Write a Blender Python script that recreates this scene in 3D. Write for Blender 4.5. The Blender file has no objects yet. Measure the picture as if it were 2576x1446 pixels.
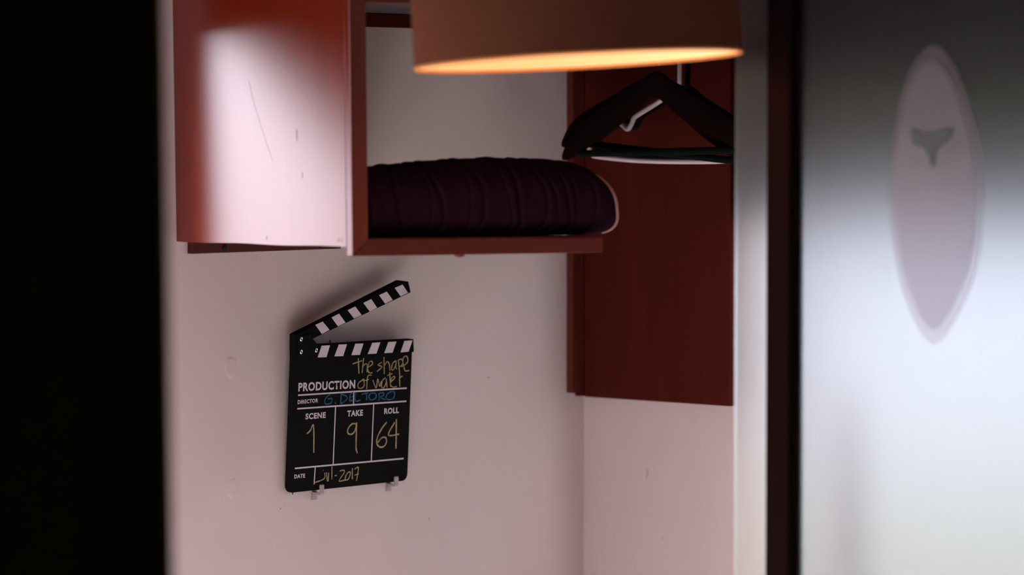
import bpy, bmesh, math, random
from mathutils import Vector, Matrix, noise

random.seed(7)
scene = bpy.context.scene
COL = scene.collection

# ------------------------------------------------------------------ camera
CAM = Vector((-4.016, -3.460, 1.55))
AZ = math.radians(41.9)
PITCH = math.atan(403 / 9000)
cd = bpy.data.cameras.new('camera')
cam = bpy.data.objects.new('camera', cd)
COL.objects.link(cam)
cam.location = CAM
cam.rotation_euler = (math.pi / 2 - PITCH, 0, AZ - math.pi / 2)
cd.sensor_width = 36
cd.lens = 9000 / 2576 * 36
cd.clip_start = 0.05
cd.dof.use_dof = True
cd.dof.focus_distance = 4.87
cd.dof.aperture_fstop = cd.lens / 1000 / 0.048
scene.camera = cam

# ------------------------------------------------------------------ world, daylight, exposure
SKY = 11.5
w = bpy.data.worlds.new('overcast sky')
scene.world = w
w.use_nodes = True
nt = w.node_tree
bg = nt.nodes['Background']
tc = nt.nodes.new('ShaderNodeTexCoord')
sep = nt.nodes.new('ShaderNodeSeparateXYZ')
ramp = nt.nodes.new('ShaderNodeValToRGB')
nt.links.new(tc.outputs['Generated'], sep.inputs[0])
nt.links.new(sep.outputs['Z'], ramp.inputs[0])
nt.links.new(ramp.outputs[0], bg.inputs['Color'])
ramp.color_ramp.elements[0].position = 0.0
ramp.color_ramp.elements[0].color = (0.93, 0.93, 1.0, 1)
ramp.color_ramp.elements[1].position = 0.8
ramp.color_ramp.elements[1].color = (0.60, 0.72, 1.0, 1)
bg.inputs['Strength'].default_value = SKY

def portal(name, loc, rot, sx, sy):
    l = bpy.data.lights.new(name, 'AREA')
    l.shape = 'RECTANGLE'; l.size = sx; l.size_y = sy
    l.cycles.is_portal = True
    o = bpy.data.objects.new(name, l)
    COL.objects.link(o); o.location = loc; o.rotation_euler = rot
# openings through which the sky reaches the room (light portals only steer sampling, they emit nothing)
WL = (-1.29, -0.895, 0.10, 1.668)      # window in the left wall: x0, x1, z0, z1
WR = (-1.55, -0.295, 0.72, 1.437)       # opening in the right wall: y0, y1, z0, z1
portal('window_light_left', ((WL[0]+WL[1])/2, 0.10, (WL[2]+WL[3])/2), (-math.pi/2, 0, 0), WL[1]-WL[0], WL[3]-WL[2])
WK = (-2.55, -1.50, 0.10, 1.650)       # unseen second window, added to brighten the right wall and floor
portal('added_window_light', ((WK[0]+WK[1])/2, 0.10, (WK[2]+WK[3])/2), (-math.pi/2, 0, 0), WK[1]-WK[0], WK[3]-WK[2])
portal('window_light_right', (0.10, (WR[0]+WR[1])/2, (WR[2]+WR[3])/2), (0, math.pi/2, 0), WR[3]-WR[2], WR[1]-WR[0])

# the sun comes in steeply through the left windows and lies on the floor, below the frame
sl_ = bpy.data.lights.new('sun', 'SUN')
sl_.energy = 32.0; sl_.color = (1.0, 0.95, 0.90); sl_.angle = math.radians(1.0)
so = bpy.data.objects.new('sun', sl_)
COL.objects.link(so)
so.rotation_euler = Vector((-0.10, -1.0, -0.80)).to_track_quat('-Z', 'Y').to_euler()

scene.view_settings.view_transform = 'Standard'
scene.view_settings.look = 'None'
scene.view_settings.exposure = 0.0
scene.view_settings.gamma = 1.0
scene.view_settings.use_curve_mapping = False
scene.cycles.max_bounces = 10
scene.cycles.transmission_bounces = 8
scene.cycles.sample_clamp_indirect = 6.0
scene.cycles.caustics_reflective = True
scene.cycles.caustics_refractive = True

# ------------------------------------------------------------------ materials
def mat(name, col, rough=0.6, spec=0.5, coat=0.0, coat_rough=0.1, ior=1.5, var=0.0, scale=8.0, stretch=(1, 1, 1),
        bump=0.0, bscale=None, metal=0.0, trans=0.0, emit=None, sheen=0.0, detail=5.0):
    m = bpy.data.materials.new(name)
    m.use_nodes = True
    t = m.node_tree
    p = t.nodes['Principled BSDF']
    p.inputs['Base Color'].default_value = (*col, 1)
    p.inputs['Roughness'].default_value = rough
    p.inputs['Specular IOR Level'].default_value = spec
    p.inputs['IOR'].default_value = ior
    p.inputs['Coat Weight'].default_value = coat
    p.inputs['Coat Roughness'].default_value = coat_rough
    p.inputs['Metallic'].default_value = metal
    p.inputs['Transmission Weight'].default_value = trans
    p.inputs['Sheen Weight'].default_value = sheen
    if emit:
        p.inputs['Emission Color'].default_value = (*emit[0], 1)
        p.inputs['Emission Strength'].default_value = emit[1]
    if var or bump:
        co = t.nodes.new('ShaderNodeTexCoord')
        mp = t.nodes.new('ShaderNodeMapping')
        mp.inputs['Scale'].default_value = stretch
        t.links.new(co.outputs['Object'], mp.inputs[0])
    if var:
        n = t.nodes.new('ShaderNodeTexNoise')
        n.inputs['Scale'].default_value = scale
        n.inputs['Detail'].default_value = detail
        t.links.new(mp.outputs[0], n.inputs['Vector'])
        r = t.nodes.new('ShaderNodeValToRGB')
        r.color_ramp.elements[0].position = 0.3
        r.color_ramp.elements[1].position = 0.7
        r.color_ramp.elements[0].color = (*[c * (1 - var) for c in col], 1)
        r.color_ramp.elements[1].color = (*[min(1, c * (1 + var)) for c in col], 1)
        t.links.new(n.outputs['Fac'], r.inputs[0])
        t.links.new(r.outputs[0], p.inputs['Base Color'])
    if bump:
        n2 = t.nodes.new('ShaderNodeTexNoise')
        n2.inputs['Scale'].default_value = bscale or scale
        n2.inputs['Detail'].default_value = 4
        t.links.new(mp.outputs[0], n2.inputs['Vector'])
        b = t.nodes.new('ShaderNodeBump')
        b.inputs['Strength'].default_value = bump
        b.inputs['Distance'].default_value = 0.002
        t.links.new(n2.outputs['Fac'], b.inputs['Height'])
        t.links.new(b.outputs[0], p.inputs['Normal'])
    return m

M = {}
M['wall'] = mat('pinkish white wall paint', (0.725, 0.60, 0.592), 0.8, 0.15, var=0.03, scale=4, stretch=(2.0, 2.0, 0.8), bump=0.12, bscale=45)
M['dark_wall'] = mat('brown panelled wall', (0.12, 0.09, 0.08), 0.8, 0.2, var=0.1, scale=3)
M['added_curtain'] = mat('dark red curtain', (0.10, 0.02, 0.02), 0.9, 0.05, var=0.1, scale=20)
M['blind'] = mat('charcoal cloth of the added blind', (0.022, 0.018, 0.020), 0.9, 0.05, var=0.1, scale=40)
M['ceiling'] = mat('ceiling boards', (0.55, 0.46, 0.44), 0.8, 0.3, var=0.05, scale=3)
M['floor'] = mat('pale cream floor', (0.66, 0.62, 0.61), 0.6, 0.3, var=0.15, scale=6, stretch=(1, 6, 1))
M['mahogany'] = mat('mahogany stain', (0.118, 0.022, 0.015), 0.55, 0.2, var=0.14, scale=9, stretch=(6, 6, 0.7), bump=0.08, bscale=70)
M['mahogany_rail'] = mat('mahogany stain along the rail', (0.080, 0.0150, 0.0115), 0.55, 0.2, var=0.12, scale=9, stretch=(0.7, 0.7, 6), bump=0.06, bscale=70)
M['lacquer'] = None
M['dark_mahogany'] = mat('dark mahogany board', (0.080, 0.0115, 0.008), 0.8, 0.03, var=0.12, scale=6, stretch=(6, 6, 0.6), bump=0.05, bscale=80)
M['raw_board'] = mat('grey unfinished board', (0.12, 0.09, 0.095), 0.6, 0.3, var=0.06, scale=6)
M['screw'] = mat('blackened screw', (0.02, 0.02, 0.022), 0.4, 0.5, metal=0.7)
M['purple'] = mat('dark purple cotton', (0.0150, 0.0044, 0.0110), 0.95, 0.03, var=0.18, scale=60, bump=0.25, bscale=320)
M['piping'] = mat('pale pink piping', (0.34, 0.19, 0.18), 0.7, 0.2)
M['black_board'] = mat('matt black board', (0.0085, 0.008, 0.0085), 0.9, 0.03, var=0.08, scale=30)
M['black_stick'] = mat('black painted stick', (0.006, 0.006, 0.0065), 0.9, 0.03)
M['print_white'] = mat('white print', (0.66, 0.56, 0.60), 0.6, 0.3)
M['chalk_yellow'] = mat('yellow chalk', (0.40, 0.30, 0.145), 0.9, 0.05, var=0.35, scale=260)
M['chalk_blue'] = mat('blue chalk', (0.028, 0.115, 0.225), 0.9, 0.05, var=0.55, scale=220)
M['rivet'] = mat('nickel rivet', (0.75, 0.75, 0.75), 0.3, 0.5, metal=0.9)
M['clear_plastic'] = mat('clear plastic hook', (0.46, 0.37, 0.37), 0.35, 0.4, trans=0.15)
M['shade_out'] = mat('terracotta lamp fabric', (0.135, 0.046, 0.029), 0.95, 0.0, var=0.10, scale=200, bump=0.15, bscale=400)
M['shade_in'] = mat('cream lamp lining', (0.92, 0.78, 0.50), 0.8, 0.2)
M['shade_trim'] = mat('orange rim tape', (0.55, 0.22, 0.07), 0.7, 0.2)
M['bulb'] = mat('lit bulb', (1, 0.9, 0.7), 0.4, 0.3, emit=((1.0, 0.44, 0.26), 48.0))
M['black_plastic'] = mat('black plastic', (0.004, 0.005, 0.0045), 0.85, 0.03)
M['hanger_wood'] = mat('dark walnut hanger', (0.007, 0.0028, 0.0022), 0.9, 0.03, var=0.2, scale=12, stretch=(1, 1, 5))
M['bar_green'] = mat('dark green bar sleeve', (0.004, 0.0065, 0.005), 0.85, 0.05)
M['white_plastic'] = mat('white plastic', (0.72, 0.58, 0.60), 0.4, 0.4)
M['chrome'] = mat('chrome wire', (0.8, 0.78, 0.78), 0.2, 0.5, metal=1.0)
M['door_black'] = mat('near black door paint', (0.022, 0.017, 0.004), 0.9, 0.0, var=0.3, scale=3, stretch=(4, 4, 0.2))
M['post'] = mat('black brown metal post', (0.010, 0.004, 0.004), 0.9, 0.0)
M['decal_mark'] = mat('grey emblem print', (0.10, 0.105, 0.11), 0.8, 0.1)
M['parasol'] = mat('grey mauve parasol cloth', (0.60, 0.53, 0.55), 0.9, 0.1)
M['ground'] = mat('pale green grey terrace ground', (0.14, 0.14, 0.09), 0.9, 0.1, var=0.10, scale=0.8)
M['added_garden_wall'] = mat('pale render', (0.27, 0.27, 0.275), 0.9, 0.1, var=0.05, scale=2)
M['planter'] = mat('green grey render of the added planter', (0.165, 0.16, 0.105), 0.9, 0.1, var=0.08, scale=3)
M['eave'] = mat('dark roof underside', (0.05, 0.04, 0.045), 0.9, 0.1)

def lacquer():
    m = bpy.data.materials.new('lacquered mahogany plywood')
    m.use_nodes = True
    t = m.node_tree
    t.nodes.remove(t.nodes['Principled BSDF'])
    out = t.nodes['Material Output']
    co = t.nodes.new('ShaderNodeTexCoord')
    mp = t.nodes.new('ShaderNodeMapping'); mp.inputs['Scale'].default_value = (8, 8, 0.5)
    n = t.nodes.new('ShaderNodeTexNoise'); n.inputs['Scale'].default_value = 7; n.inputs['Detail'].default_value = 5
    r = t.nodes.new('ShaderNodeValToRGB')
    r.color_ramp.elements[0].position = 0.3; r.color_ramp.elements[1].position = 0.7
    r.color_ramp.elements[0].color = (0.145, 0.012, 0.004, 1); r.color_ramp.elements[1].color = (0.17, 0.015, 0.005, 1)
    d = t.nodes.new('ShaderNodeBsdfDiffuse')
    g = t.nodes.new('ShaderNodeBsdfGlossy'); g.distribution = 'BECKMANN'; g.inputs['Roughness'].default_value = 0.31
    g.inputs['Color'].default_value = (1.0, 0.94, 1.0, 1)
    f = t.nodes.new('ShaderNodeFresnel'); f.inputs['IOR'].default_value = 1.80
    x = t.nodes.new('ShaderNodeMixShader')
    L = t.links.new
    L(co.outputs['Object'], mp.inputs[0]); L(mp.outputs[0], n.inputs['Vector']); L(n.outputs['Fac'], r.inputs[0]); L(r.outputs[0], d.inputs['Color'])
    L(f.outputs[0], x.inputs[0]); L(d.outputs[0], x.inputs[1]); L(g.outputs[0], x.inputs[2]); L(x.outputs[0], out.inputs['Surface'])
    return m
M['lacquer'] = lacquer()

def frosted(name, col, rough):
    m = bpy.data.materials.new(name)
    m.use_nodes = True
    p = m.node_tree.nodes['Principled BSDF']
    p.inputs['Base Color'].default_value = col
    p.inputs['Roughness'].default_value = rough
    p.inputs['Transmission Weight'].default_value = 1.0
    p.inputs['IOR'].default_value = 1.18
    return m
M['frosted'] = frosted('frosted glass', (0.79, 0.80, 0.845, 1), 0.60)
M['frosted_side'] = frosted('frosted side glass', (1.0, 1.0, 1.0, 1), 0.42)

def film(name, diff, fac):
    m = bpy.data.materials.new(name)
    m.use_nodes = True
    t = m.node_tree
    t.nodes.remove(t.nodes['Principled BSDF'])
    out = t.nodes['Material Output']
    d = t.nodes.new('ShaderNodeBsdfDiffuse'); d.inputs['Color'].default_value = diff
    q = t.nodes.new('ShaderNodeBsdfRefraction'); q.inputs['Color'].default_value = (0.95, 0.93, 0.95, 1)
    q.inputs['Roughness'].default_value = 0.35; q.inputs['IOR'].default_value = 1.2
    x = t.nodes.new('ShaderNodeMixShader'); x.inputs[0].default_value = fac
    t.links.new(d.outputs[0], x.inputs[1]); t.links.new(q.outputs[0], x.inputs[2])
    t.links.new(x.outputs[0], out.inputs['Surface'])
    return m
M['film'] = film('greyish translucent film', (0.56, 0.53, 0.56, 1), 0.86)
M['film_edge'] = film('pinkish translucent film', (0.58, 0.48, 0.54, 1), 0.90)

# ------------------------------------------------------------------ helpers
def link(name, bm, m, parent=None, smooth=False, bevel=0.0, seg=2):
    if bevel:
        bmesh.ops.bevel(bm, geom=[e for e in bm.edges if len(e.link_faces) == 2 and e.calc_face_angle(0) > 0.5],
                        offset=bevel, segments=seg, affect='EDGES', profile=0.5)
    bmesh.ops.recalc_face_normals(bm, faces=bm.faces)
    for e in bm.edges:
        e.smooth = not (len(e.link_faces) == 2 and e.calc_face_angle(0) > 0.7)
    me = bpy.data.meshes.new(name)
    bm.to_mesh(me); bm.free()
    me.materials.append(m)
    if smooth:
        for f in me.polygons: f.use_smooth = True
    o = bpy.data.objects.new(name, me)
    COL.objects.link(o)
    if parent is not None: o.parent = parent
    return o

def thing(name, label, cat, loc=(0, 0, 0), group=None):
    o = bpy.data.objects.new(name, None)
    o.empty_display_size = 0.05
    COL.objects.link(o)
    o.location = loc
    o['label'] = label; o['category'] = cat
    if group: o['group'] = group
    return o

def tag(o, label, cat, group=None):
    o['label'] = label; o['category'] = cat
    if group: o['group'] = group
    return o

def struct(o, label=None):
    o['kind'] = 'structure'
    if label: o['label'] = label
    return o

def box(bm, x0, x1, y0, y1, z0, z1):
    v = [bm.verts.new(p) for p in ((x0,y0,z0),(x1,y0,z0),(x1,y1,z0),(x0,y1,z0),(x0,y0,z1),(x1,y0,z1),(x1,y1,z1),(x0,y1,z1))]
    for f in ((0,3,2,1),(4,5,6,7),(0,1,5,4),(1,2,6,5),(2,3,7,6),(3,0,4,7)):
        bm.faces.new([v[i] for i in f])
    return bm

def bx(*a): return box(bmesh.new(), *a)

def prism(bm, pts, z0, z1):
    """polygon in XY extruded from z0 to z1"""
    a = [bm.verts.new((p[0], p[1], z0)) for p in pts]
    b = [bm.verts.new((p[0], p[1], z1)) for p in pts]
    bm.faces.new(list(reversed(a))); bm.faces.new(b)
    n = len(pts)
    for i in range(n):
        bm.faces.new((a[i], a[(i+1) % n], b[(i+1) % n], b[i]))
    return bm

def hull8(bm, pts):
    v = [bm.verts.new(p) for p in pts]
    for f in ((0,3,2,1),(4,5,6,7),(0,1,5,4),(1,2,6,5),(2,3,7,6),(3,0,4,7)):
        bm.faces.new([v[i] for i in f])
    return bm

def tube(bm, pts, rad, n=10, closed=False, cap=True):
    pts = [Vector(p) for p in pts]
    L = len(pts)
    rads = rad if isinstance(rad, (list, tuple)) else [rad] * L
    rings = []
    up = None
    for i, p in enumerate(pts):
        a = pts[(i - 1) % L] if (closed or i > 0) else p
        b = pts[(i + 1) % L] if (closed or i < L - 1) else p
        t = (b - a).normalized()
        if up is None:
            up = t.orthogonal().normalized()
        u = (up - t * up.dot(t))
        if u.length < 1e-6: u = t.orthogonal()
        u.normalize(); up = u
        v = t.cross(u)
        rings.append([bm.verts.new(p + (u * math.cos(2*math.pi*k/n) + v * math.sin(2*math.pi*k/n)) * rads[i]) for k in range(n)])
    m = L if closed else L - 1
    for i in range(m):
        A, B = rings[i], rings[(i + 1) % L]
        off = 0
        if closed and i == L - 1:
            off = min(range(n), key=lambda o: (A[0].co - B[o].co).length)
        for k in range(n):
            bm.faces.new((A[k], A[(k+1) % n], B[(k+1+off) % n], B[(k+off) % n]))
    if not closed and cap:
        bm.faces.new(list(reversed(rings[0]))); bm.faces.new(rings[-1])
    return bm

def smooth_line(pts, sub=6, closed=False):
    P = [Vector(p) for p in pts]
    n = len(P)
    if n < 3: return P
    out = []
    rng = n if closed else n - 1
    for i in range(rng):
        p0 = P[(i-1) % n] if (closed or i > 0) else P[0]
        p1 = P[i]; p2 = P[(i+1) % n]
        p3 = P[(i+2) % n] if (closed or i < n - 2) else P[-1]
        for k in range(sub):
            t = k / sub
            out.append(0.5 * ((2*p1) + (p2-p0)*t + (2*p0-5*p1+4*p2-p3)*t*t + (3*p1-p0-3*p2+p3)*t**3))
    if not closed: out.append(P[-1])
    return out

def ribbon(bm, pts, w, z, jitter=0.0):
    """flat stroke in the XY plane of the parent, half a millimetre proud"""
    L = len(pts)
    lo, hi = [], []
    for i, p in enumerate(pts):
        a = pts[max(0, i-1)]; b = pts[min(L-1, i+1)]
        t = Vector((b[0]-a[0], b[1]-a[1])); 
        if t.length < 1e-9: t = Vector((1, 0))
        t.normalize()
        nrm = Vector((-t.y, t.x)) * (w/2) * (1 + jitter * noise.noise(Vector((p[0]*300, p[1]*300, i*0.7))))
        lo.append((p[0]-nrm.x, p[1]-nrm.y)); hi.append((p[0]+nrm.x, p[1]+nrm.y))
    V = [[bm.verts.new((q[0], q[1], zz)) for q in row] for zz in (z, z + 0.0004) for row in (lo, hi)]
    l0, h0, l1, h1 = V
    for i in range(L-1):
        bm.faces.new((l1[i], l1[i+1], h1[i+1], h1[i]))
        bm.faces.new((l0[i], h0[i], h0[i+1], l0[i+1]))
        bm.faces.new((l0[i], l0[i+1], l1[i+1], l1[i]))
        bm.faces.new((h0[i], h1[i], h1[i+1], h0[i+1]))
    bm.faces.new((l0[0], l1[0], h1[0], h0[0])); bm.faces.new((l0[-1], h0[-1], h1[-1], l1[-1]))
    return bm

def disc(bm, c, ax, r, h, n=16, inner=None):
    """short cylinder from c along ax"""
    ax = Vector(ax).normalized(); u = ax.orthogonal().normalized(); v = ax.cross(u); c = Vector(c)
    prof = [(r, 0), (r, h*0.7), (r*0.8, h), (r*0.35, h), (r*0.3, h*0.45)] if inner else [(r, 0), (r, h*0.6), (r*0.75, h)]
    rings = [[bm.verts.new(c + ax*hh + (u*math.cos(2*math.pi*k/n)+v*math.sin(2*math.pi*k/n))*rr) for k in range(n)] for rr, hh in prof]
    for A, B in zip(rings, rings[1:]):
        for k in range(n): bm.faces.new((A[k], A[(k+1)%n], B[(k+1)%n], B[k]))
    bm.faces.new(list(reversed(rings[0]))); bm.faces.new(rings[-1])
    return bm

# ------------------------------------------------------------------ the room
def wall_with_hole(axis, a0, a1, z1, hole, t0, t1):
    """wall along an axis from a0 to a1, with a rectangular opening"""
    h0, h1, hz0, hz1 = hole
    bm = bmesh.new()
    for (p0, p1, q0, q1) in ((a0, h0, 0, z1), (h1, a1, 0, z1), (h0, h1, 0, hz0), (h0, h1, hz1, z1)):
        if axis == 'x': box(bm, p0, p1, t0, t1, q0, q1)
        else: box(bm, t0, t1, p0, p1, q0, q1)
    return bm
H = 2.5
bm = wall_with_hole('x', -1.395, 0.0, H, WL, 0.0, 0.10)
h0, h1, hz0, hz1 = WK
for q in ((-4.7, h0, 0, H), (h1, -1.395, 0, H), (h0, h1, 0, hz0), (h0, h1, hz1, H)):
    box(bm, q[0], q[1], 0.0, 0.10, q[2], q[3])
wl = struct(link('wall_left', bm, M['wall']))
wr = struct(link('wall_right', wall_with_hole('y', -4.3, 0.10, H, WR, 0.0, 0.10), M['wall']))
struct(link('wall_back', bx(-4.8, -4.7, -4.3, 0.1, 0, H), M['dark_wall']))
struct(link('wall_front', bx(-4.8, 0.1, -4.4, -4.3, 0, H), M['dark_wall']))
struct(link('floor', bx(-4.8, 0.1, -4.4, 0.1, -0.05, 0.0), M['floor']))
struct(link('ceiling', bx(-4.8, 0.1, -4.4, 0.1, H, H + 0.05), M['ceiling']))

def window(name, axis, hole, m, y0=0.0):
    h0, h1, z0, z1 = hole
    t = 0.035
    o = None
    for i, (p0, p1, q0, q1) in enumerate(((h0, h0+t, z0, z1), (h1-t, h1, z0, z1), (h0+t, h1-t, z0, z0+t), (h0+t, h1-t, z1-t, z1))):
        b = bx(p0, p1, y0+0.045, y0+0.085, q0, q1) if axis == 'x' else bx(0.045, 0.085, p0, p1, q0, q1)
        if o is None: o = struct(link(name, b, m, bevel=0.004))
        else: link('frame_bar', b, m, o, bevel=0.004)
    return o
window('window_1', 'x', (WL[0]-0.036, WL[1]+0.036, WL[2]-0.036, WL[3]+0.036), M['dark_mahogany'])
win1 = bpy.data.objects['window_1']
bm = bmesh.new()  # unseen curtain added to slope the upper edge of the panel's highlight
rows = []
for k in range(25):
    u = k/24
    x = -1.30 + 0.33*u
    zb = 1.395 + 0.27*u
    yy = 0.036 + 0.006*math.sin(u*38)
    rows.append([bm.verts.new((x, yy, 1.68)), bm.verts.new((x, yy + 0.001, zb))])
for A, B in zip(rows, rows[1:]): bm.faces.new((A[0], B[0], B[1], A[1]))
link('added_curtain', bm, M['added_curtain'], win1, smooth=True)
for q in ((WL[0]-0.040, WL[0], 0.06, 1.745), (WL[0], WL[1], WL[3], 1.745)):  # unseen dark trim added to darken what the side panel mirrors
    link('added_architrave', bx(q[0], q[1], -0.010, -0.0004, q[2], q[3]), M['dark_mahogany'], win1, bevel=0.002)
window('window_2', 'y', (WR[0]-0.036, WR[1]+0.036, WR[2]-0.036, WR[3]+0.036), M['dark_mahogany'])
win2 = bpy.data.objects['window_2']  # blind added over the opening to darken the top of the frosted pane
link('added_roller_blind', bx(-0.0075, -0.0055, -1.62, -0.2965, WR[3]-0.012, 2.16), M['blind'], win2)
link('added_blind_roll', tube(bmesh.new(), [(-0.034, -1.63, 2.19), (-0.034, -0.2965, 2.19)], 0.030, 16), M['blind'], win2, smooth=True)
link('added_blind_bar', tube(bmesh.new(), [(-0.0065, -1.62, WR[3]-0.014), (-0.0065, -0.2965, WR[3]-0.014)], 0.006, 10), M['post'], win2, smooth=True)

window('added_window_3', 'x', (WK[0]-0.036, WK[1]+0.036, WK[2]-0.036, WK[3]+0.036), M['dark_mahogany'])  # frame of the unseen window added for fill light

def blob(bm, c, r, axis, h, seed, squash=1.0):
    """low irregular patch lying on a wall"""
    n = 18
    ring = []
    for k in range(n):
        a = 2*math.pi*k/n
        rr = r * (1 + 0.30*noise.noise(Vector((math.cos(a)*1.5+seed, math.sin(a)*1.5, seed))))
        p, q = rr*math.cos(a)*squash, rr*math.sin(a)
        ring.append((p, q))
    outs = []
    for s, hh in ((1.0, 0.0), (0.93, h), (0.6, h*0.55), (0.3, h*0.8)):
        row = []
        for p, q in ring:
            if axis == 'y': row.append(bm.verts.new((c[0]+p*s, -hh, c[1]+q*s)))
            else: row.append(bm.verts.new((-hh, c[0]+p*s, c[1]+q*s)))
        outs.append(row)
    for A, B in zip(outs, outs[1:]):
        for k in range(n): bm.faces.new((A[k], A[(k+1)%n], B[(k+1)%n], B[k]))
    bm.faces.new(outs[-1])
    return bm
for i, (c, r) in enumerate((((-0.7219, 1.2311), 0.0145), ((-0.7205, 1.0682), 0.0135))):
    link('plaster_patch', blob(bmesh.new(), c, r, 'y', 0.0004, 3.1 + i*5, 0.8), M['wall'], wl, smooth=True)
M['scuff'] = mat('grey scuff', (0.36, 0.29, 0.29), 0.8, 0.2)
M['stain'] = mat('brown stain', (0.20, 0.10, 0.07), 0.8, 0.2)
for c, r, sq, ax, par, mm in (((-0.534, 1.2565), 0.0030, 0.6, 'y', wl, 'stain'), ((-0.6300, 1.0335), 0.0013, 0.5, 'y', wl, 'scuff'),
                              ((-0.6065, 1.0530), 0.0018, 0.7, 'y', wl, 'stain'), ((-0.3360, 0.9960), 0.0013, 1.0, 'y', wl, 'scuff'), ((-0.2110, 1.1900), 0.0012, 1.4, 'y', wl, 'scuff')):
    link('stain', blob(bmesh.new(), c, r, ax, 0.0003, c[0]*9, sq), M[mm], par)
def scuff(pts, w, par):
    bm = bmesh.new()
    P = smooth_line([(-0.0002, y, z) for y, z in pts], 4)
    n = len(P)
    for s in (0, 1):
        pass
    lo = [bm.verts.new((p.x, p.y - w*(0.2+math.sin(math.pi*i/(n-1))), p.z)) for i, p in enumerate(P)]
    hi = [bm.verts.new((p.x - 0.0002, p.y + w*(0.2+math.sin(math.pi*i/(n-1))), p.z)) for i, p in enumerate(P)]
    for i in range(n-1): bm.faces.new((lo[i], lo[i+1], hi[i+1], hi[i]))
    link('scuff_mark', bm, M['scuff'], par)
scuff([(-0.1205, 1.0365), (-0.1228, 1.0430), (-0.1235, 1.0520)], 0.0007, wr)
scuff([(-0.1490, 0.9490), (-0.1525, 0.9520), (-0.1560, 0.9540)], 0.0006, wr)

# dark hall partition and the ajar door close to the camera on the left
Rv = Vector((math.sin(AZ), -math.cos(AZ), 0)); Dv = Vector((math.cos(AZ), math.sin(AZ), 0))
E0 = CAM + Dv*2.95 + Rv*((413-1288)/9000*2.95); E0.z = 0
def slab(a0, a1, th, z0, z1, lean=0.0):
    """vertical slab to the left of E0, a0..a1 metres along -Rv, thickness th away from the camera"""
    p = [E0 - Rv*a for a in (a0, a1)]
    pts = []
    for z in (z0, z1):
        l = Rv * (-lean * (z - 1.42))
        pts += [p[0]+l, p[1]+l, p[1]+l+Dv*th, p[0]+l+Dv*th]
        for q in pts[-4:]: q.z = z
    return hull8(bmesh.new(), [tuple(q) for q in pts])
dr = struct(link('door_1', slab(0.0, 0.82, 0.042, 0.01, 2.06, 0.012), M['door_black'], bevel=0.004), 'near black door standing ajar close to the camera')
for a0, a1, z0, z1 in ((0.12, 0.37, 0.20, 0.95), (0.45, 0.70, 0.20, 0.95), (0.12, 0.37, 1.10, 1.92), (0.45, 0.70, 1.10, 1.92)):
    p = [E0 - Rv*a - Dv*0.006 for a in (a0, a1)]
    b = hull8(bmesh.new(), [(q.x, q.y, z) for z in (z0, z1) for q in (p[0], p[1], p[1]+Dv*0.0055, p[0]+Dv*0.0055)])
    link('door_panel', b, M['door_black'], dr, bevel=0.003)
struct(link('wall_partition', slab(0.835, 1.66, 0.09, 0.0, H), M['door_black']))
struct(link('trim_1', slab(0.0, 0.835, 0.06, 2.075, H), M['door_black']))

# ------------------------------------------------------------------ clapperboard outlines and writing, in millimetres on the board
UPPER_STRIPES = [[[38.4,233.7],[52.4,237.6],[65.8,225.8],[51.7,220.7]],[[69.2,242.6],[83.3,247.1],[96.4,234.5],[82.3,229.8]],[[99.9,251.3],[114.3,255.8],[127.4,243.7],[113.1,239.3]],[[130.2,260.1],[145.3,264.9],[157.5,252.5],[143.4,247.9]],[[160.7,269.8],[175.8,274.1],[188.0,262.2],[173.5,257.6]],[[191.4,278.7],[206.7,282.9],[218.3,271.2],[204.0,266.8]]]
LOWER_STRIPES = [[[52.1,204.7],[68.0,204.5],[62.1,188.5],[45.0,189.0]],[[85.2,204.8],[100.9,204.4],[94.4,188.5],[77.2,188.9]],[[117.4,204.5],[133.2,204.1],[127.1,188.7],[110.4,188.9]],[[150.7,204.1],[166.5,204.1],[159.7,188.8],[142.5,189.1]],[[182.6,203.8],[198.8,203.8],[191.7,188.6],[175.3,188.7]],[[214.9,203.9],[231.1,204.0],[224.1,188.5],[208.0,188.3]]]
UPPER_STICK = [[2.7,221.7],[206.9,288.3],[218.2,286.8],[223.9,271.6],[31.0,213.9],[3.0,206.7]]
LOWER_STICK = [[4.3,205.4],[41.3,205.9],[233.2,205.5],[235.0,187.6],[43.7,189.0],[5.1,189.2]]
BOARD = [[2.8,195.0],[240.0,189.4],[240.6,5.3],[5.6,5.3]]
HINGE = [[2.6,219.6],[31.1,222.7],[33.8,215.0],[44.1,205.9],[45.0,189.5],[4.1,189.4]]
RIVETS = [[11.6,215.5],[12.5,198.2],[41.2,199.0]]
RULES = [[[18.5,138.0],[231.7,136.1]],[[17.9,119.6],[231.9,117.6]],[[126.1,136.9],[126.3,118.7]],[[91.4,118.5],[90.9,38.4]],[[166.4,118.0],[166.0,37.5]],[[17.5,38.2],[230.8,36.9]],[[56.3,37.6],[55.3,13.6]]]
PRINTED = {"PRODUCTION":[[18.3,142.9],[128.2,141.2],[127.6,153.3]],"DIRECTOR":[[18.0,125.8],[57.1,126.0],[56.9,131.5]],"SCENE":[[33.9,103.9],[72.9,103.8],[72.4,112.0]],"TAKE":[[114.7,102.9],[145.6,102.6],[145.1,111.0]],"ROLL":[[187.9,102.0],[217.5,101.9],[217.1,110.1]],"DATE":[[16.7,24.3],[37.2,24.2],[36.9,29.7]]}
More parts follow.
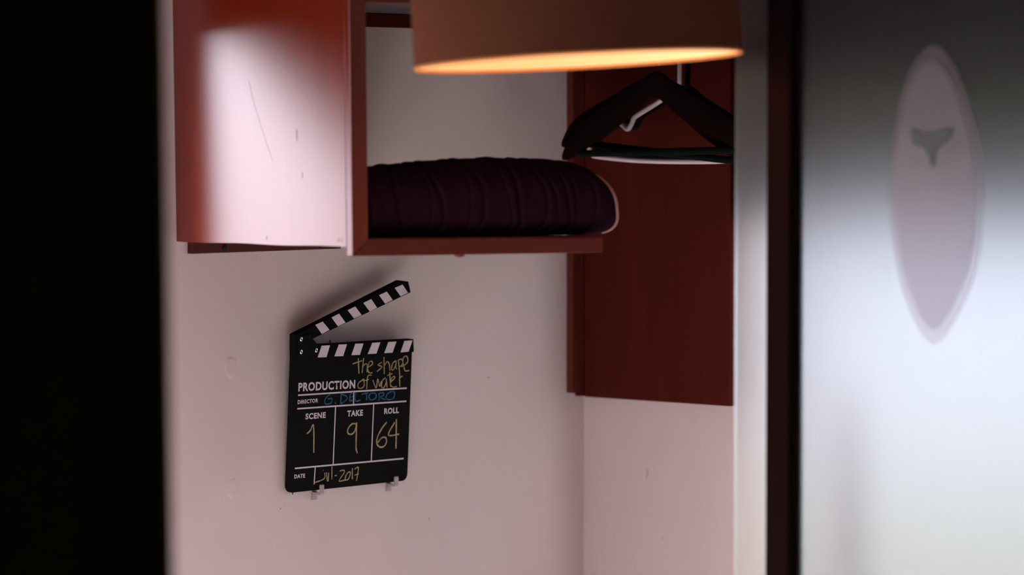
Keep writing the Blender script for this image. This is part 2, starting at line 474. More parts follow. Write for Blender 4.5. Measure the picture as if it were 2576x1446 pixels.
TITLE_STROKES = [[[132.5,182.7],[134.9,161.5]],[[121.4,175.5],[131.3,177.5],[140.2,179.2]],[[143.0,182.6],[141.1,161.8]],[[141.4,170.7],[145.5,174.0],[149.5,174.1],[150.8,170.2],[150.7,162.4]],[[150.8,168.8],[160.7,173.2],[159.5,177.2],[155.4,177.0],[152.7,172.2],[152.0,166.6],[155.3,161.5],[161.3,161.5]],[[179.8,175.1],[171.9,171.6],[180.2,168.7],[170.4,162.5]],[[183.3,182.1],[185.3,158.5]],[[184.7,169.2],[189.0,175.0],[193.2,173.8],[195.5,168.0],[196.3,162.6]],[[207.4,175.9],[201.4,172.6],[199.3,164.9],[202.9,163.3],[206.8,168.1],[208.4,175.5],[207.8,167.3],[210.1,164.0]],[[212.4,177.1],[216.8,153.3]],[[213.0,176.4],[218.6,177.5],[221.8,173.8],[220.1,168.9],[215.5,166.9]],[[220.2,166.7],[231.2,172.6],[229.7,180.6],[223.6,180.1],[221.8,174.5],[224.3,166.5],[227.7,160.6],[235.5,160.9]],[[142.7,152.2],[134.8,148.4],[134.1,142.8],[139.3,140.7],[145.2,142.9],[145.9,148.5],[142.6,153.6]],[[159.5,158.1],[153.4,158.0],[151.7,153.2],[151.4,139.0]],[[143.6,153.6],[147.7,151.2],[154.7,152.3]],[[162.9,151.1],[170.1,139.8],[172.5,152.1],[177.1,141.9],[180.3,148.8]],[[188.2,153.0],[182.3,149.4],[180.7,141.0],[185.8,139.6],[189.6,146.2],[189.8,151.2],[192.0,138.9]],[[195.9,160.1],[199.1,140.0]],[[191.6,156.0],[201.2,158.0]],[[197.8,145.7],[206.6,151.7],[204.5,153.9],[199.5,150.6],[199.0,142.1],[205.3,138.9],[211.4,139.7]],[[216.3,153.3],[217.6,139.3]],[[216.1,147.6],[217.9,151.8],[222.5,153.4]]]
NAME_STROKES = [[[80.0,135.8],[74.0,133.1],[70.0,128.1],[71.4,123.4],[77.5,122.6],[82.9,124.2],[84.1,129.0]],[[75.7,129.7],[84.5,130.0]],[[89.8,124.1],[92.4,121.9]],[[101.6,135.4],[100.8,121.4]],[[101.6,134.7],[110.7,132.1],[113.4,128.4],[108.1,124.5],[100.8,121.4]],[[119.6,134.4],[118.1,124.6]],[[119.6,134.4],[125.5,136.2]],[[118.8,129.5],[124.8,130.6]],[[118.1,124.6],[126.0,125.2]],[[130.0,135.9],[129.6,124.0],[140.1,124.4]],[[141.7,132.5],[154.7,133.9]],[[151.2,133.4],[152.2,123.7]],[[159.8,132.9],[156.0,128.8],[159.3,124.0],[166.4,124.0],[171.2,128.0],[168.0,132.4],[159.8,132.9]],[[176.1,132.0],[176.7,121.3]],[[176.1,132.0],[184.2,132.2],[185.4,128.6],[178.4,126.1],[189.9,122.3]],[[200.5,133.1],[192.5,129.6],[190.7,124.7],[196.0,121.9],[204.1,122.6],[207.9,128.1],[205.7,132.5],[200.5,133.1]]]
NUMBER_STROKES = [[[37.7,84.2],[44.1,88.2],[50.1,94.7],[52.5,57.2]],[[134.3,91.7],[124.9,92.2],[117.2,85.7],[118.1,79.5],[125.7,78.2],[131.6,83.1],[134.2,92.5]],[[134.1,93.9],[134.3,67.9],[134.8,57.4],[137.7,51.0]],[[194.0,90.6],[185.6,83.2],[177.3,72.2],[175.3,62.6],[182.0,56.4],[190.8,57.1],[194.9,63.1],[192.7,69.0],[185.1,69.0],[176.6,62.5]],[[210.0,89.2],[198.2,72.2],[219.9,72.1]],[[213.2,93.4],[214.6,52.0]]]
DATE_STROKES = [[[54.5,15.6],[74.4,20.0],[74.7,28.3]],[[71.7,32.1],[72.4,31.5]],[[78.3,28.4],[81.0,16.0],[82.6,22.4],[82.9,27.7]],[[82.9,27.7],[82.3,15.9]],[[88.6,35.6],[89.3,18.0]],[[94.6,22.5],[98.9,22.6]],[[104.1,28.3],[111.5,29.1],[112.9,25.5],[103.6,14.8],[115.3,15.2]],[[123.4,26.1],[119.2,24.2],[115.7,19.1],[116.6,14.7],[122.7,16.9],[125.4,24.2],[123.4,26.1]],[[128.8,30.5],[129.6,15.1]],[[133.3,28.9],[140.6,30.5],[137.9,12.2]],[[133.7,20.5],[141.7,21.6]]]

# ------------------------------------------------------------------ outside
o = tag(link('terrace_ground', bx(-14, 14, -14, 14, -0.20, -0.12), M['ground']), 'pale green grey terrace ground outside behind the frosted glass', 'ground')
o['kind'] = 'structure'
o = tag(link('added_garden_wall', bx(2.9, 3.05, -10.0, 3.0, -0.15, 2.6), M['added_garden_wall']), 'pale rendered garden wall added outside to cut the light behind the frosted glass', 'wall')  # added to cut the light coming through the right opening
o['kind'] = 'structure'
o = tag(link('added_planter_wall', bx(2.0, 2.35, -8.0, 2.0, -0.15, 0.80), M['planter']), 'low green grey planter wall added outside to dim the foot of the frosted glass', 'planter')  # added to dim the bottom of the frosted pane
o['kind'] = 'structure'
o = tag(link('added_roof_eave', bx(0.12, 1.9, -8.0, 0.6, 2.25, 2.33), M['eave']), 'dark roof eave added outside the right opening to block sky', 'roof')  # added, and made long, to keep sky light off the left wall
o['kind'] = 'structure'

# ------------------------------------------------------------------ wall cabinet (open shelf box)
LEAN = 0.0155                              # the box leans a little
FX, FY, FZ = -0.8225, -0.3270, 1.3888
ang = math.radians(19)
DF = Rv*math.cos(ang) + Dv*math.sin(ang)   # along the front, to the right
NF = Rv*math.sin(ang) - Dv*math.cos(ang)   # out of the front
def fp(s, n, z):
    q = Vector((FX, FY, 0)) + DF*s + NF*n
    q.x -= LEAN*(z - FZ) * max(0.0, 1 - s/0.1)
    return (q.x, q.y, z)
cab = thing('wall_shelf', 'red mahogany open shelf box on the wall with a glossy side panel', 'shelf', (-0.65, -0.01, 1.38))
def child(name, bm, m, **k):
    """geometry is given in room coordinates; shift to the thing's origin"""
    par = k.pop('par', cab)
    root = par
    while root.parent: root = root.parent
    bmesh.ops.translate(bm, vec=-Vector(root.location), verts=bm.verts)
    return link(name, bm, m, par, **k)
SW = 0.0213                                # stile and rail width
TH = 0.0105
ZT0, ZT1 = 1.705, 1.7263
# side panel, slightly wavy plywood
bm = bmesh.new()
ny, nz = 14, 14
def side_pt(iy, iz, face):
    y = -0.0005 - 0.3135*iy/ny
    z0 = 1.4003 - 0.0006*math.sin(iy*0.9)
    z = z0 + (1.722 - z0)*iz/nz
    wob = 0.0009*math.sin(3.0*iy/ny + 1.1) * (1 - iz/nz*0.6)
    return (-0.8196 - LEAN*(z-1.4) + wob + (0.011 if face else 0), y, z)
g = [[[bm.verts.new(side_pt(iy, iz, f)) for iz in range(nz+1)] for iy in range(ny+1)] for f in (0, 1)]
for f in (0, 1):
    for iy in range(ny):
        for iz in range(nz):
            bm.faces.new((g[f][iy][iz], g[f][iy+1][iz], g[f][iy+1][iz+1], g[f][iy][iz+1]))
for iy in range(ny):
    bm.faces.new((g[0][iy][0], g[1][iy][0], g[1][iy+1][0], g[0][iy+1][0])); bm.faces.new((g[0][iy][nz], g[0][iy+1][nz], g[1][iy+1][nz], g[1][iy][nz]))
for iz in range(nz):
    bm.faces.new((g[0][0][iz], g[0][0][iz+1], g[1][0][iz+1], g[1][0][iz])); bm.faces.new((g[0][ny][iz], g[1][ny][iz], g[1][ny][iz+1], g[0][ny][iz+1]))
sp = child('side_panel', bm, M['lacquer'], smooth=False)
for f in sp.data.polygons: f.use_smooth = abs(f.normal.x) > 0.9
M['scratch'] = mat('worn scratch', (0.34, 0.22, 0.24), 0.5, 0.4)
def scratch(pts, w):
    bm = bmesh.new()
    P = smooth_line([(0, y, z) for y, z in pts], 5)
    for side in (0,):
        xs = [side_x(p.y, p.z) - 0.0004 for p in P]
        a = [bm.verts.new((x, p.y-w/2, p.z-w*0.2)) for x, p in zip(xs, P)]
        b = [bm.verts.new((x, p.y+w/2, p.z+w*0.2)) for x, p in zip(xs, P)]
        for i in range(len(P)-1): bm.faces.new((a[i], a[i+1], b[i+1], b[i]))
    child('scratch', bm, M['scratch'], par=sp)
def side_x(y, z):
    iy = -(y + 0.0005)/0.3135*ny; iz = (z-1.4003)/(1.722-1.4003)*nz
    return side_pt(iy, iz, 0)[0]
scratch([(-0.1419, 1.6085), (-0.1505, 1.5805), (-0.1613, 1.5551), (-0.1829, 1.5069)], 0.0004)
scratch([(-0.2277, 1.5475), (-0.2279, 1.5400), (-0.2277, 1.5324)], 0.0008)
scratch([(-0.2366, 1.4930), (-0.2372, 1.4860)], 0.0007)
scratch([(-0.1702, 1.4105), (-0.1695, 1.4065)], 0.0018)
scratch([(-0.3002, 1.4110), (-0.3004, 1.4065)], 0.0012)
scratch([(-0.3058, 1.4105), (-0.3060, 1.4065)], 0.0010)
# mitred front frame
def frame_piece(name, quad, m):
    """quad of (s, z) on the front plane, given thickness straight back into the box"""
    a = [fp(s, 0, z) for s, z in quad]
    b = [(p[0], p[1] + TH, p[2]) for p in a]
    bm = hull8(bmesh.new(), a + b)
    return child(name, bm, m, bevel=0.0012)
G = 0.0004
st = frame_piece('stile', [(0, FZ), (SW-G, FZ+SW-G), (SW-G, ZT0+G), (0, ZT1)], M['mahogany'])
st.data.materials.append(M['lacquer'])
for f in st.data.polygons:
    if f.normal.x < -0.8: f.material_index = 1
frame_piece('bottom_rail', [(G*1.5, FZ), (0.334, FZ+0.001), (0.334, FZ+0.0205), (SW+G, FZ+SW)], M['mahogany_rail'])
frame_piece('top_rail', [(SW+G, ZT0), (0.334, ZT0), (0.334, ZT1), (G*1.5, ZT1)], M['mahogany_rail'])
back = [fp(0.030, -0.016, 1.40), fp(0.334, -0.0125, 1.40)]
child('bottom_board', prism(bmesh.new(), [(-0.8075, -0.0005), (-0.8075, -0.3135), back[0][:2], back[1][:2], (back[1][0], -0.0005)], 1.4005, 1.4100), M['mahogany'])
child('top_board', prism(bmesh.new(), [(-0.8110, -0.0005), (-0.8110, -0.3135), back[0][:2], back[1][:2], (-0.0225, -0.470), (-0.0225, -0.0005)], 1.7075, 1.7225), M['raw_board'])  # hidden stretch to the right wall added to shade the wardrobe panel
cl = child('wall_cleat', bx(-0.8000, -0.523, -0.011, -0.0006, 1.3838, 1.3998), M['mahogany_rail'], bevel=0.0008)
bm = disc(bmesh.new(), (-0.7420, -0.0109, 1.3899), (0, -1, 0), 0.0042, 0.0018, 14, inner=True)
child('screw', bm, M['screw'], par=cl)
child('wall_cleat', bx(-0.8000, -0.0450, -0.012, -0.0006, 1.6885, 1.7070), M['dark_mahogany'], bevel=0.0008)
q = fp(0.1425, -0.006, FZ)
bm = bmesh.new()
bmesh.ops.create_uvsphere(bm, u_segments=14, v_segments=8, radius=0.006)
bmesh.ops.scale(bm, vec=(1.3, 1.0, 0.55), verts=bm.verts)
bmesh.ops.translate(bm, vec=(q[0], q[1], FZ + 0.0002), verts=bm.verts)
child('plug', bm, M['mahogany'], smooth=True)

# ------------------------------------------------------------------ purple bolster on the shelf
bol = thing('bolster', 'dark purple ribbed bolster with pale piping lying on the shelf', 'cushion', fp(0.18, -0.065, 1.4106))
B0 = Vector(bol.location)
creases = [(-0.055, 1.0), (-0.020, 0.5), (0.000, 1.0), (0.028, 0.5), (0.050, 1.0), (0.085, 0.5), (0.098, 1.0), (0.135, 0.4), (0.148, 1.1), (0.182, 0.5), (0.194, 1.1),
           (0.224, 0.9), (0.238, 0.8), (0.258, 0.9), (0.268, 0.7), (0.292, 0.5)]
S0, S1 = 0.018, 0.3235
ns, na = 190, 64
def prof(s):
    u = (s - S0)/(S1 - S0)
    h = 0.0880 + 0.0125*math.sin(min(1, u/0.62)*math.pi/2) - 0.0002
    if u > 0.62: h -= 0.006*((u-0.62)/0.38)**1.6
    e = 0.030
    if s > S1 - e:
        k = (s - (S1-e))/e
        h *= 1 - 0.12*k**3
    return h
def bol_pt(s, a):
    h = prof(s)
    rv, rh = h/2, 0.056*h/0.098
    c, sn = math.cos(a), math.sin(a)
    ee = 0.86 if sn >= 0 else 0.62
    cx = math.copysign(abs(c)**ee, c); cz = math.copysign(abs(sn)**ee, sn)
    dent = 0.0
    for sc, d in creases:
        sc2 = sc + 0.0028*math.sin(3*a + sc*90)
        dd = s - sc2
        dent -= 0.0034*d*math.exp(-(dd/0.0015)**2)
        dent += 0.0013*d*math.exp(-((dd-0.006)/0.005)**2)
    dent += 0.0008*noise.noise(Vector((s*60, c*2, sn*2)))
    z = rv + (rv+dent)*cz
    z = max(z, 0.0008)
    n = (rh+dent)*cx
    sh = 0.034*(0.35+0.65*min(1, (s-S0)/0.2)) * max(0.0, c)**1.0 * (1 - 0.15*sn) - 0.006*sn*max(0, c)
    return DF*(s + sh - 0.18) + NF*n + Vector((0, 0, z))
bm = bmesh.new()
rings = []
for i in range(ns+1):
    s = S0 + (S1-S0)*i/ns
    rings.append([bm.verts.new(bol_pt(s, 2*math.pi*k/na)) for k in range(na)])
for A, B in zip(rings, rings[1:]):
    for k in range(na): bm.faces.new((A[k], A[(k+1)%na], B[(k+1)%na], B[k]))
def capend(ring, push):
    c = sum((v.co for v in ring), Vector())/na
    prev = ring
    for f, p in ((0.80, 0.55), (0.5, 0.9), (0.2, 1.0)):
        row = [bm.verts.new(c + (v.co-c)*f + DF*push*p) for v in ring]
        for k in range(na): bm.faces.new((prev[k], prev[(k+1)%na], row[(k+1)%na], row[k]))
        prev = row
    bm.faces.new(prev)
capend(rings[-1], 0.004); capend(rings[0], -0.004)
endring = [v.co.copy() for v in rings[-1]]
link('cover', bm, M['purple'], bol, smooth=True)
c = sum(endring, Vector())/na
pp = [c + (p-c)*1.0 + DF*0.0012 for p in endring]
for p in pp: p.z = max(p.z, 0.0022)
pp = [pp[k % na] for k in range(-na//4 + 5, na//4 + 1)]
link('piping', tube(bmesh.new(), pp, [0.0006 + 0.0016*math.sin(math.pi*(k+0.5)/len(pp))**0.5 for k in range(len(pp))], 8), M['piping'], bol, smooth=True)

# ------------------------------------------------------------------ clapperboard leaning on the wall
clap = thing('clapperboard', 'black film clapperboard with chalk writing hung on the wall below the shelf', 'clapperboard', (-0.63, -0.004, 1.05))
sl = 0.055
Vv = Vector((0, -sl, 1)).normalized(); Uv = Vector((1, 0, 0)); Nv = Uv.cross(Vv)
clap.rotation_euler = Matrix((Uv, Vv, Nv)).transposed().to_euler()
mm = lambda pts: [(p[0]/1000, p[1]/1000) for p in pts]
# board with rounded lower corners
def rounded(x0, x1, y0, y1, r, top):
    pts = []
    for cx, cy, a0 in ((x0+r, y0+r, math.pi), (x1-r, y0+r, 1.5*math.pi)):
        for k in range(7):
            a = a0 + k/6*math.pi/2
            pts.append((cx + r*math.cos(a), cy + r*math.sin(a)))
    pts += [(x1-0.0003, top), (x0+0.0003, top)]
    return pts
board = link('board', prism(bmesh.new(), rounded(0.0042, 0.2402, 0.0053, 0.1, 0.010, 0.1950), 0.0, 0.0045), M['black_board'], clap)
def stick(name, pts, z0, z1, stripes):
    o = link(name, prism(bmesh.new(), mm(pts), z0, z1), M['black_stick'], clap, bevel=0.0008)
    for q in stripes:
        link('stripe', prism(bmesh.new(), mm(q), z1 - 0.0002, z1 + 0.0003), M['print_white'], o)
    return o
stick('lower_stick', [(3.0, 206.6)] + LOWER_STICK[1:3] + LOWER_STICK[3:5] + [(4.5, 189.2)], 0.0, 0.0125, LOWER_STRIPES)
stick('upper_stick', UPPER_STICK, 0.0, 0.0125, UPPER_STRIPES)
hp = link('hinge_plate', prism(bmesh.new(), mm([(6.0, 219.2), (30.0, 221.6), (33.8, 215.0), (44.1, 205.9), (45.0, 190.2), (6.0, 190.2)]), 0.0118, 0.0136), M['black_board'], clap, bevel=0.0003)
for p in RIVETS:
    bm = bmesh.new()
    ring = [(p[0]/1000 + 0.0017*math.cos(k*math.pi/8), p[1]/1000 + 0.0024*math.sin(k*math.pi/8), 0.0138) for k in range(16)]
    link('rivet', tube(bm, ring, 0.0007, 6, closed=True), M['rivet'], hp, smooth=True)
# printed rules and words
bm = bmesh.new()
for i, (a, b) in enumerate(RULES):
    wdt = 0.0021 if i in (0, 1, 5) else 0.0017
    ribbon(bm, mm([a, b]), wdt, 0.0044)
link('printed_rules', bm, M['print_white'], board)
def text_mesh(txt, bold):
    c = bpy.data.curves.new('print', 'FONT')
    c.body = txt; c.size = 1.0; c.offset = bold; c.extrude = 0.0; c.resolution_u = 4
    c.space_character = 1.12
    o = bpy.data.objects.new('print', c)
    COL.objects.link(o)
    bpy.context.view_layer.update()
    me = bpy.data.meshes.new_from_object(o.evaluated_get(bpy.context.evaluated_depsgraph_get()))
    bpy.data.objects.remove(o)
    bm = bmesh.new(); bm.from_mesh(me); bpy.data.meshes.remove(me)
    return bm
for wd, (p0, p1, p2) in PRINTED.items():
    bm = text_mesh(wd, 0.035)
    xs = [v.co.x for v in bm.verts]; ys = [v.co.y for v in bm.verts]
    sx = (p1[0]-p0[0])/1000/(max(xs)-min(xs)); sy = (p2[1]-p1[1])/1000/(max(ys)-min(ys))
    x0, y0 = min(xs), min(ys)
    drop = (p1[1]-p0[1])/1000
    for v in bm.verts:
        x = (v.co.x-x0)*sx
        v.co = Vector((p0[0]/1000 + x, p0[1]/1000 + (v.co.y-y0)*sy + drop*x/((p1[0]-p0[0])/1000), 0.0048))
    link('printed_word', bm, M['print_white'], board)
def strokes(name, data, m, w, sub=5):
    bm = bmesh.new()
    for i, st in enumerate(data):
        ribbon(bm, smooth_line([(x/1000, y/1000, 0) for x, y in st], sub), w, 0.0044 + 0.00004*(i % 5), 0.35)
    link(name, bm, m, board)
for a, b in ((0, 5), (5, 12), (12, 15), (15, 22)):
    strokes('chalk_word', TITLE_STROKES[a:b], M['chalk_yellow'], 0.0015)
strokes('chalk_name', NAME_STROKES, M['chalk_blue'], 0.0018)
for a, b in ((0, 1), (1, 3), (3, 6)):
    strokes('chalk_number', NUMBER_STROKES[a:b], M['chalk_yellow'], 0.0021)
strokes('chalk_date', DATE_STROKES, M['chalk_yellow'], 0.0015)

# clear wall hooks that hold the board
def wall_hook(x, z, label):
    t = thing('wall_hook', label, 'hook', (x, -0.0005, z), 'clear plastic wall hooks under the board')
    bm = prism(bmesh.new(), [(0.0, -0.0085), (-0.0150, -0.0085), (-0.0165, -0.006), (-0.0165, 0.0045), (-0.0152, 0.0055), (-0.0145, 0.0045), (-0.0145, -0.0050), (-0.0135, -0.0060), (-0.0028, -0.0060), (0.0, -0.0045)], -0.0036, 0.0036)
    for v in bm.verts: v.co = Vector((v.co.z, v.co.x, v.co.y))
    link('clip', bm, M['clear_plastic'], t, bevel=0.0003)
    link('adhesive_base', bx(-0.0050, 0.0050, -0.0012, 0.0, -0.0165, -0.0088), M['clear_plastic'], t, bevel=0.0003)
wall_hook(-0.5665, 1.0575, 'small clear plastic hook under the left bottom of the clapperboard')
wall_hook(-0.4195, 1.0580, 'small clear plastic hook under the right bottom of the clapperboard')

# ------------------------------------------------------------------ wardrobe panel on the right wall
wp = thing('wardrobe_panel', 'dark mahogany wardrobe panel fixed to the right wall behind the hangers', 'panel', (-0.01, -0.15, 1.15))
child('board', bx(-0.018, -0.0005, -0.290, -0.0165, 1.1522, 1.745), M['dark_mahogany'], par=wp, bevel=0.001)
ec = child('edge_batten', bx(-0.021, -0.0005, -0.0160, -0.0006, 1.1530, 1.745), M['dark_mahogany'], par=wp, bevel=0.001)
child('screw', disc(bmesh.new(), (-0.0209, -0.0085, 1.2229), (-1, 0, 0), 0.0030, 0.0012, 12, inner=True), M['screw'], par=ec)
wc = tag(link('wall_batten', bx(-0.0395, -0.0215, -0.0125, -0.0005, 1.1585, 1.745), M['mahogany'], bevel=0.001), 'narrow upright mahogany batten on the left wall beside the corner', 'batten')

# rod and hangers
rod = thing('clothes_rod', 'steel clothes rod hidden behind the pendant lamp, holding the hangers', 'rod', (-0.22, -0.27, 1.672))
link('tube', tube(bmesh.new(), [(-0.19, 0, 0), (0.201, 0, 0)], 0.0095, 14), M['chrome'], rod, smooth=True)
link('bracket', bx(-0.185, -0.170, -0.012, 0.012, -0.012, 0.0353), M['chrome'], rod, bevel=0.001)

ZR = 1.672 + 0.0095
def hook_pts(top, h, r=0.0135):
    """open hook in the hanger's own y-z plane, stem down to z = top"""
    P = [(0, 0, top), (0, 0, h - 2*r - 0.004)]
    for k in range(9):
        a = -math.pi/2 + 0.15 + k/8*(math.pi*1.35)
        P.append((0, r*math.cos(a), h - r + r*math.sin(a)))
    return smooth_line(P, 3)

def wooden_hanger(x, yaw, roll, label):
    t = thing('wooden_hanger', label, 'hanger', (x, -0.27, ZR), 'clothes hangers on the rod')
    t.rotation_euler = (roll, 0, yaw)
    prof_ = [(0.0, -0.072, 0.036), (0.034, -0.087, 0.041), (0.068, -0.101, 0.043), (0.098, -0.115, 0.044), (0.136, -0.131, 0.043), (0.170, -0.146, 0.040), (0.192, -0.160, 0.028), (0.202, -0.170, 0.010)]
    full = [(-y, z, h) for y, z, h in reversed(prof_[1:])] + prof_
    path = smooth_line([(y, z, h) for y, z, h in full], 3)
    bm = bmesh.new()
    rr = []
    for p in path:
        tx = 0.0052 + 0.0008*abs(p.x)/0.2
        row = []
        for k in range(12):
            a = 2*math.pi*k/12
            ca, sa = math.cos(a), math.sin(a)
            row.append(bm.verts.new((tx*math.copysign(abs(ca)**0.6, ca), p.x, p.y + p.z/2*math.copysign(abs(sa)**0.7, sa))))
        rr.append(row)
    for A, B in zip(rr, rr[1:]):
        for k in range(12): bm.faces.new((A[k], A[(k+1)%12], B[(k+1)%12], B[k]))
    bm.faces.new(list(reversed(rr[0]))); bm.faces.new(rr[-1])
    link('shoulders', bm, M['hanger_wood'], t, smooth=True)
    link('trouser_bar', tube(bmesh.new(), [(0, -0.168, -0.166), (0, 0.168, -0.166)], 0.0052, 10), M['bar_green'], t, smooth=True)
    link('hook', tube(bmesh.new(), hook_pts(-0.045, 0.004), 0.0017, 8), M['chrome'], t, smooth=True)
    return t

def tube_hanger(name, x, yaw, roll, m, r, label, sag):
    t = thing(name, label, 'hanger', (x, -0.27, ZR), 'clothes hangers on the rod')
    t.rotation_euler = (roll, 0, yaw)
    half = [(0, -0.076), (0.030, -0.092), (0.078, -0.115), (0.083, -0.118), (0.090, -0.130), (0.097, -0.134), (0.114, -0.126), (0.150, -0.145), (0.166, -0.158), (0.163, -0.170), (0.148, -0.174), (0.08, -0.174-sag*0.8), (0, -0.174-sag)]
    pts = [(0, y, z) for y, z in half] + [(0, -y, z) for y, z in reversed(half[1:-1])]
    link('frame', tube(bmesh.new(), smooth_line(pts, 4, closed=True), r, 10, closed=True), m, t, smooth=True)
    link('hook', tube(bmesh.new(), hook_pts(-0.076, 0.004), r*0.9, 8), m, t, smooth=True)
    return t
wooden_hanger(-0.163, math.radians(-10), math.radians(-1.2), 'dark wooden hanger nearest the camera with the higher left tip')
wooden_hanger(-0.150, math.radians(-10), math.radians(4.0), 'second dark wooden hanger with the lower left tip')
tube_hanger('plastic_hanger', -0.108, 0, 0, M['white_plastic'], 0.0034, 'white plastic hanger behind the dark wooden hangers', 0.006)
tube_hanger('plastic_hanger', -0.088, 0, math.radians(1.5), M['black_plastic'], 0.0042, 'black plastic hanger hanging last, next to the wardrobe panel', 0.0)

# ------------------------------------------------------------------ pendant lamp
LC = CAM + Dv*4.15 + Rv*((1455-1288)/9000*4.15); LC.z = 1.6262
R = 0.1905
axis = (Vector((0, 0, 1)) - Rv*0.054 + Dv*0.030).normalized()
lamp = thing('pendant_lamp', 'brown fabric drum pendant lamp, lit warm inside, hanging before the shelf', 'lamp', tuple(LC))
lamp.rotation_euler = axis.to_track_quat('Z', 'Y').to_euler()
def revolve(prof, n=96, closed=True):
    bm = bmesh.new()
    rings = [[bm.verts.new((r*math.cos(2*math.pi*k/n), r*math.sin(2*math.pi*k/n), z)) for k in range(n)] for r, z in prof]
    m = len(rings)
    for i in range(m if closed else m-1):
        A, B = rings[i], rings[(i+1) % m]
        for k in range(n): bm.faces.new((A[k], A[(k+1)%n], B[(k+1)%n], B[k]))
    return bm
HS = 0.235
sh = link('lamp_shade', revolve([(R, 0.0015), (R, HS), (R-0.0012, HS), (R-0.0012, 0.0015)]), M['shade_out'], lamp, smooth=False)
for f in sh.data.polygons: f.use_smooth = abs(f.normal.z) < 0.5
li = link('lining', revolve([(R-0.0013, 0.0016), (R-0.0013, HS), (R-0.0022, HS), (R-0.0022, 0.0016)]), M['shade_in'], lamp)
for f in li.data.polygons: f.use_smooth = abs(f.normal.z) < 0.5
ring = [((R-0.0012)*math.cos(2*math.pi*k/96), (R-0.0012)*math.sin(2*math.pi*k/96), 0.0008) for k in range(96)]
link('rim', tube(bmesh.new(), ring, 0.0020, 8, closed=True), M['shade_trim'], lamp, smooth=True)
ring = [((R-0.0012)*math.cos(2*math.pi*k/96), (R-0.0012)*math.sin(2*math.pi*k/96), HS) for k in range(96)]
link('rim', tube(bmesh.new(), ring, 0.0020, 8, closed=True), M['shade_trim'], lamp, smooth=True)
bm = bmesh.new()
for k in range(3):
    a = 2*math.pi*k/3 + 0.4
    tube(bm, [(0.018*math.cos(a), 0.018*math.sin(a), HS-0.03), (0.1*math.cos(a), 0.1*math.sin(a), HS-0.012), ((R-0.003)*math.cos(a), (R-0.003)*math.sin(a), HS-0.004)], 0.002, 6)
link('spider', bm, M['chrome'], lamp, smooth=True)
link('socket', tube(bmesh.new(), [(0, 0, HS-0.085), (0, 0, HS-0.06), (0, 0, HS-0.01), (0, 0, HS)], [0.021, 0.021, 0.018, 0.008], 16), M['black_plastic'], lamp, smooth=True)
bm = bmesh.new()
bmesh.ops.create_uvsphere(bm, u_segments=20, v_segments=12, radius=0.031)
bmesh.ops.translate(bm, vec=(0, 0, HS-0.115), verts=bm.verts)
link('bulb', bm, M['bulb'], lamp, smooth=True)
lm = Matrix.Translation(LC) @ lamp.rotation_euler.to_matrix().to_4x4()
top = lm.inverted() @ Vector((LC.x + axis.x*HS, LC.y + axis.y*HS, H - 0.001))
link('cord', tube(bmesh.new(), [(0, 0, HS), tuple(top)], 0.003, 8), M['black_plastic'], lamp, smooth=True)

# ------------------------------------------------------------------ frosted glass door on the right
SX = -0.66
door = struct(bpy.data.objects.new('door_2', None), 'frosted glass sliding door with a black post at the right of the view')
COL.objects.link(door)
door.location = (SX, -0.88, 0.0)
def dchild(name, b, m, **k):
    bmesh.ops.translate(b, vec=(-SX, 0.88, 0), verts=b.verts)
    return link(name, b, m, door, **k)
dchild('glass_pane', bx(SX, SX+0.005, -0.868, -0.8065, 0.045, 2.30), M['frosted_side'])
dchild('glass_pane', bx(SX, SX+0.005, -1.315, -0.894, 0.045, 2.30), M['frosted'])
dchild('post', bx(SX-0.014, SX+0.016, -0.8985, -0.8640, 0.0, 2.36), M['post'], bevel=0.002)
dchild('post', bx(SX-0.014, SX+0.016, -1.335, -1.305, 0.0, 2.36), M['post'], bevel=0.002)
dchild('bottom_rail', bx(SX-0.010, SX+0.015, -1.335, -0.8065, 0.001, 0.044), M['post'], bevel=0.002)
dchild('top_rail', bx(SX-0.010, SX+0.015, -1.335, -0.8065, 2.301, 2.36), M['post'], bevel=0.002)

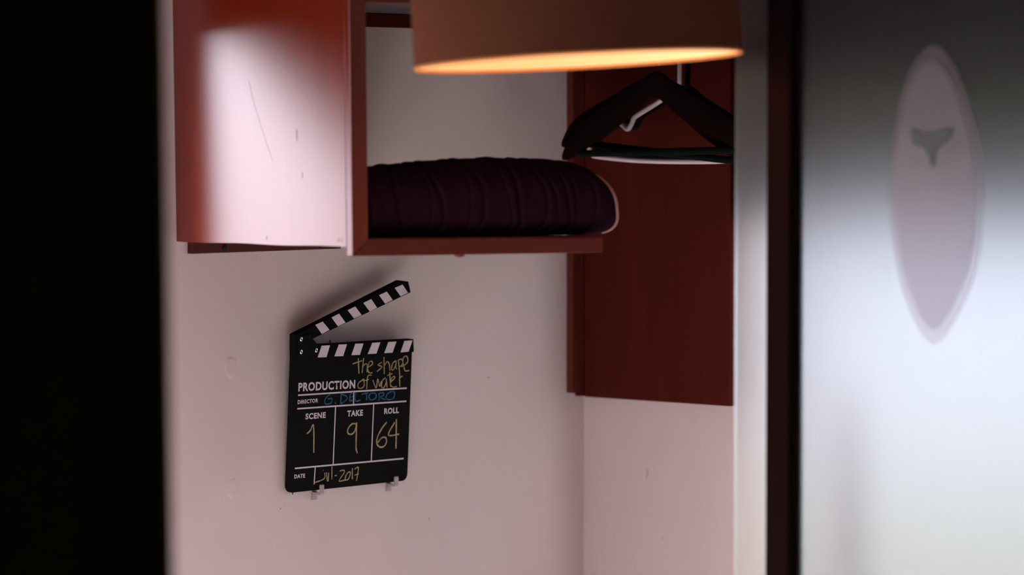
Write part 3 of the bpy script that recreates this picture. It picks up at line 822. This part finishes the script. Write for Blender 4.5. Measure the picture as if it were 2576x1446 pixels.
# surfboard shaped decoration stuck on the glass
OV = [(-1.0913, 1.6426), (-1.0666, 1.6226), (-1.0457, 1.5773), (-1.0354, 1.5135), (-1.0357, 1.4586), (-1.0428, 1.4038), (-1.0599, 1.3495), (-1.0962, 1.303), (-1.1343, 1.3474), (-1.1556, 1.3975), (-1.1617, 1.4515), (-1.1602, 1.5142), (-1.1436, 1.5724), (-1.1215, 1.6197)]
def plate(pts, x0, x1):
    P = smooth_line([(p[0], p[1], 0) for p in pts], 4, closed=True)
    bm = bmesh.new()
    a = [bm.verts.new((x0, p.x, p.y)) for p in P]; b = [bm.verts.new((x1, p.x, p.y)) for p in P]
    bm.faces.new(a); bm.faces.new(list(reversed(b)))
    n = len(P)
    for i in range(n): bm.faces.new((a[i], a[(i+1)%n], b[(i+1)%n], b[i]))
    return bm
sb = thing('surfboard_decoration', 'pale pinkish surfboard shaped decoration on the frosted glass at the right', 'decoration', (SX-0.003, -1.0985, 1.47))
child('edge_band', plate(OV, SX-0.0019, SX-0.0005), M['film_edge'], par=sb)
child('body', plate([(-1.0985 + (y+1.0985)*0.86, 1.472 + (z-1.472)*0.90) for y, z in OV], SX-0.0034, SX-0.0021), M['film'], par=sb)
EM = [(-1.067, 1.5477), (-1.0892, 1.5432), (-1.122, 1.5491), (-1.1139, 1.532), (-1.1003, 1.5251), (-1.096, 1.5048), (-1.0865, 1.5251), (-1.0699, 1.5318)]
child('emblem', plate(EM, SX-0.0045, SX-0.0033), M['decal_mark'], par=sb)

# furled parasol standing behind the glass
pa = thing('furled_parasol', 'blurred slim furled parasol standing behind the frosted glass', 'parasol', (-0.47, -0.836, 0.0))
link('cloth', tube(bmesh.new(), [(0, 0, 1.215), (0, 0, 1.13), (0, 0, 1.0), (0, 0, 0.75), (0, 0, 0.45)], [0.004, 0.009, 0.014, 0.020, 0.026], 12), M['parasol'], pa, smooth=True)
link('pole', tube(bmesh.new(), [(0, 0, 0.02), (0, 0, 1.235)], 0.0028, 8), M['parasol'], pa, smooth=True)
link('foot', tube(bmesh.new(), [(0, 0, 0.001), (0, 0, 0.03)], [0.06, 0.05], 16), M['post'], pa, smooth=True)
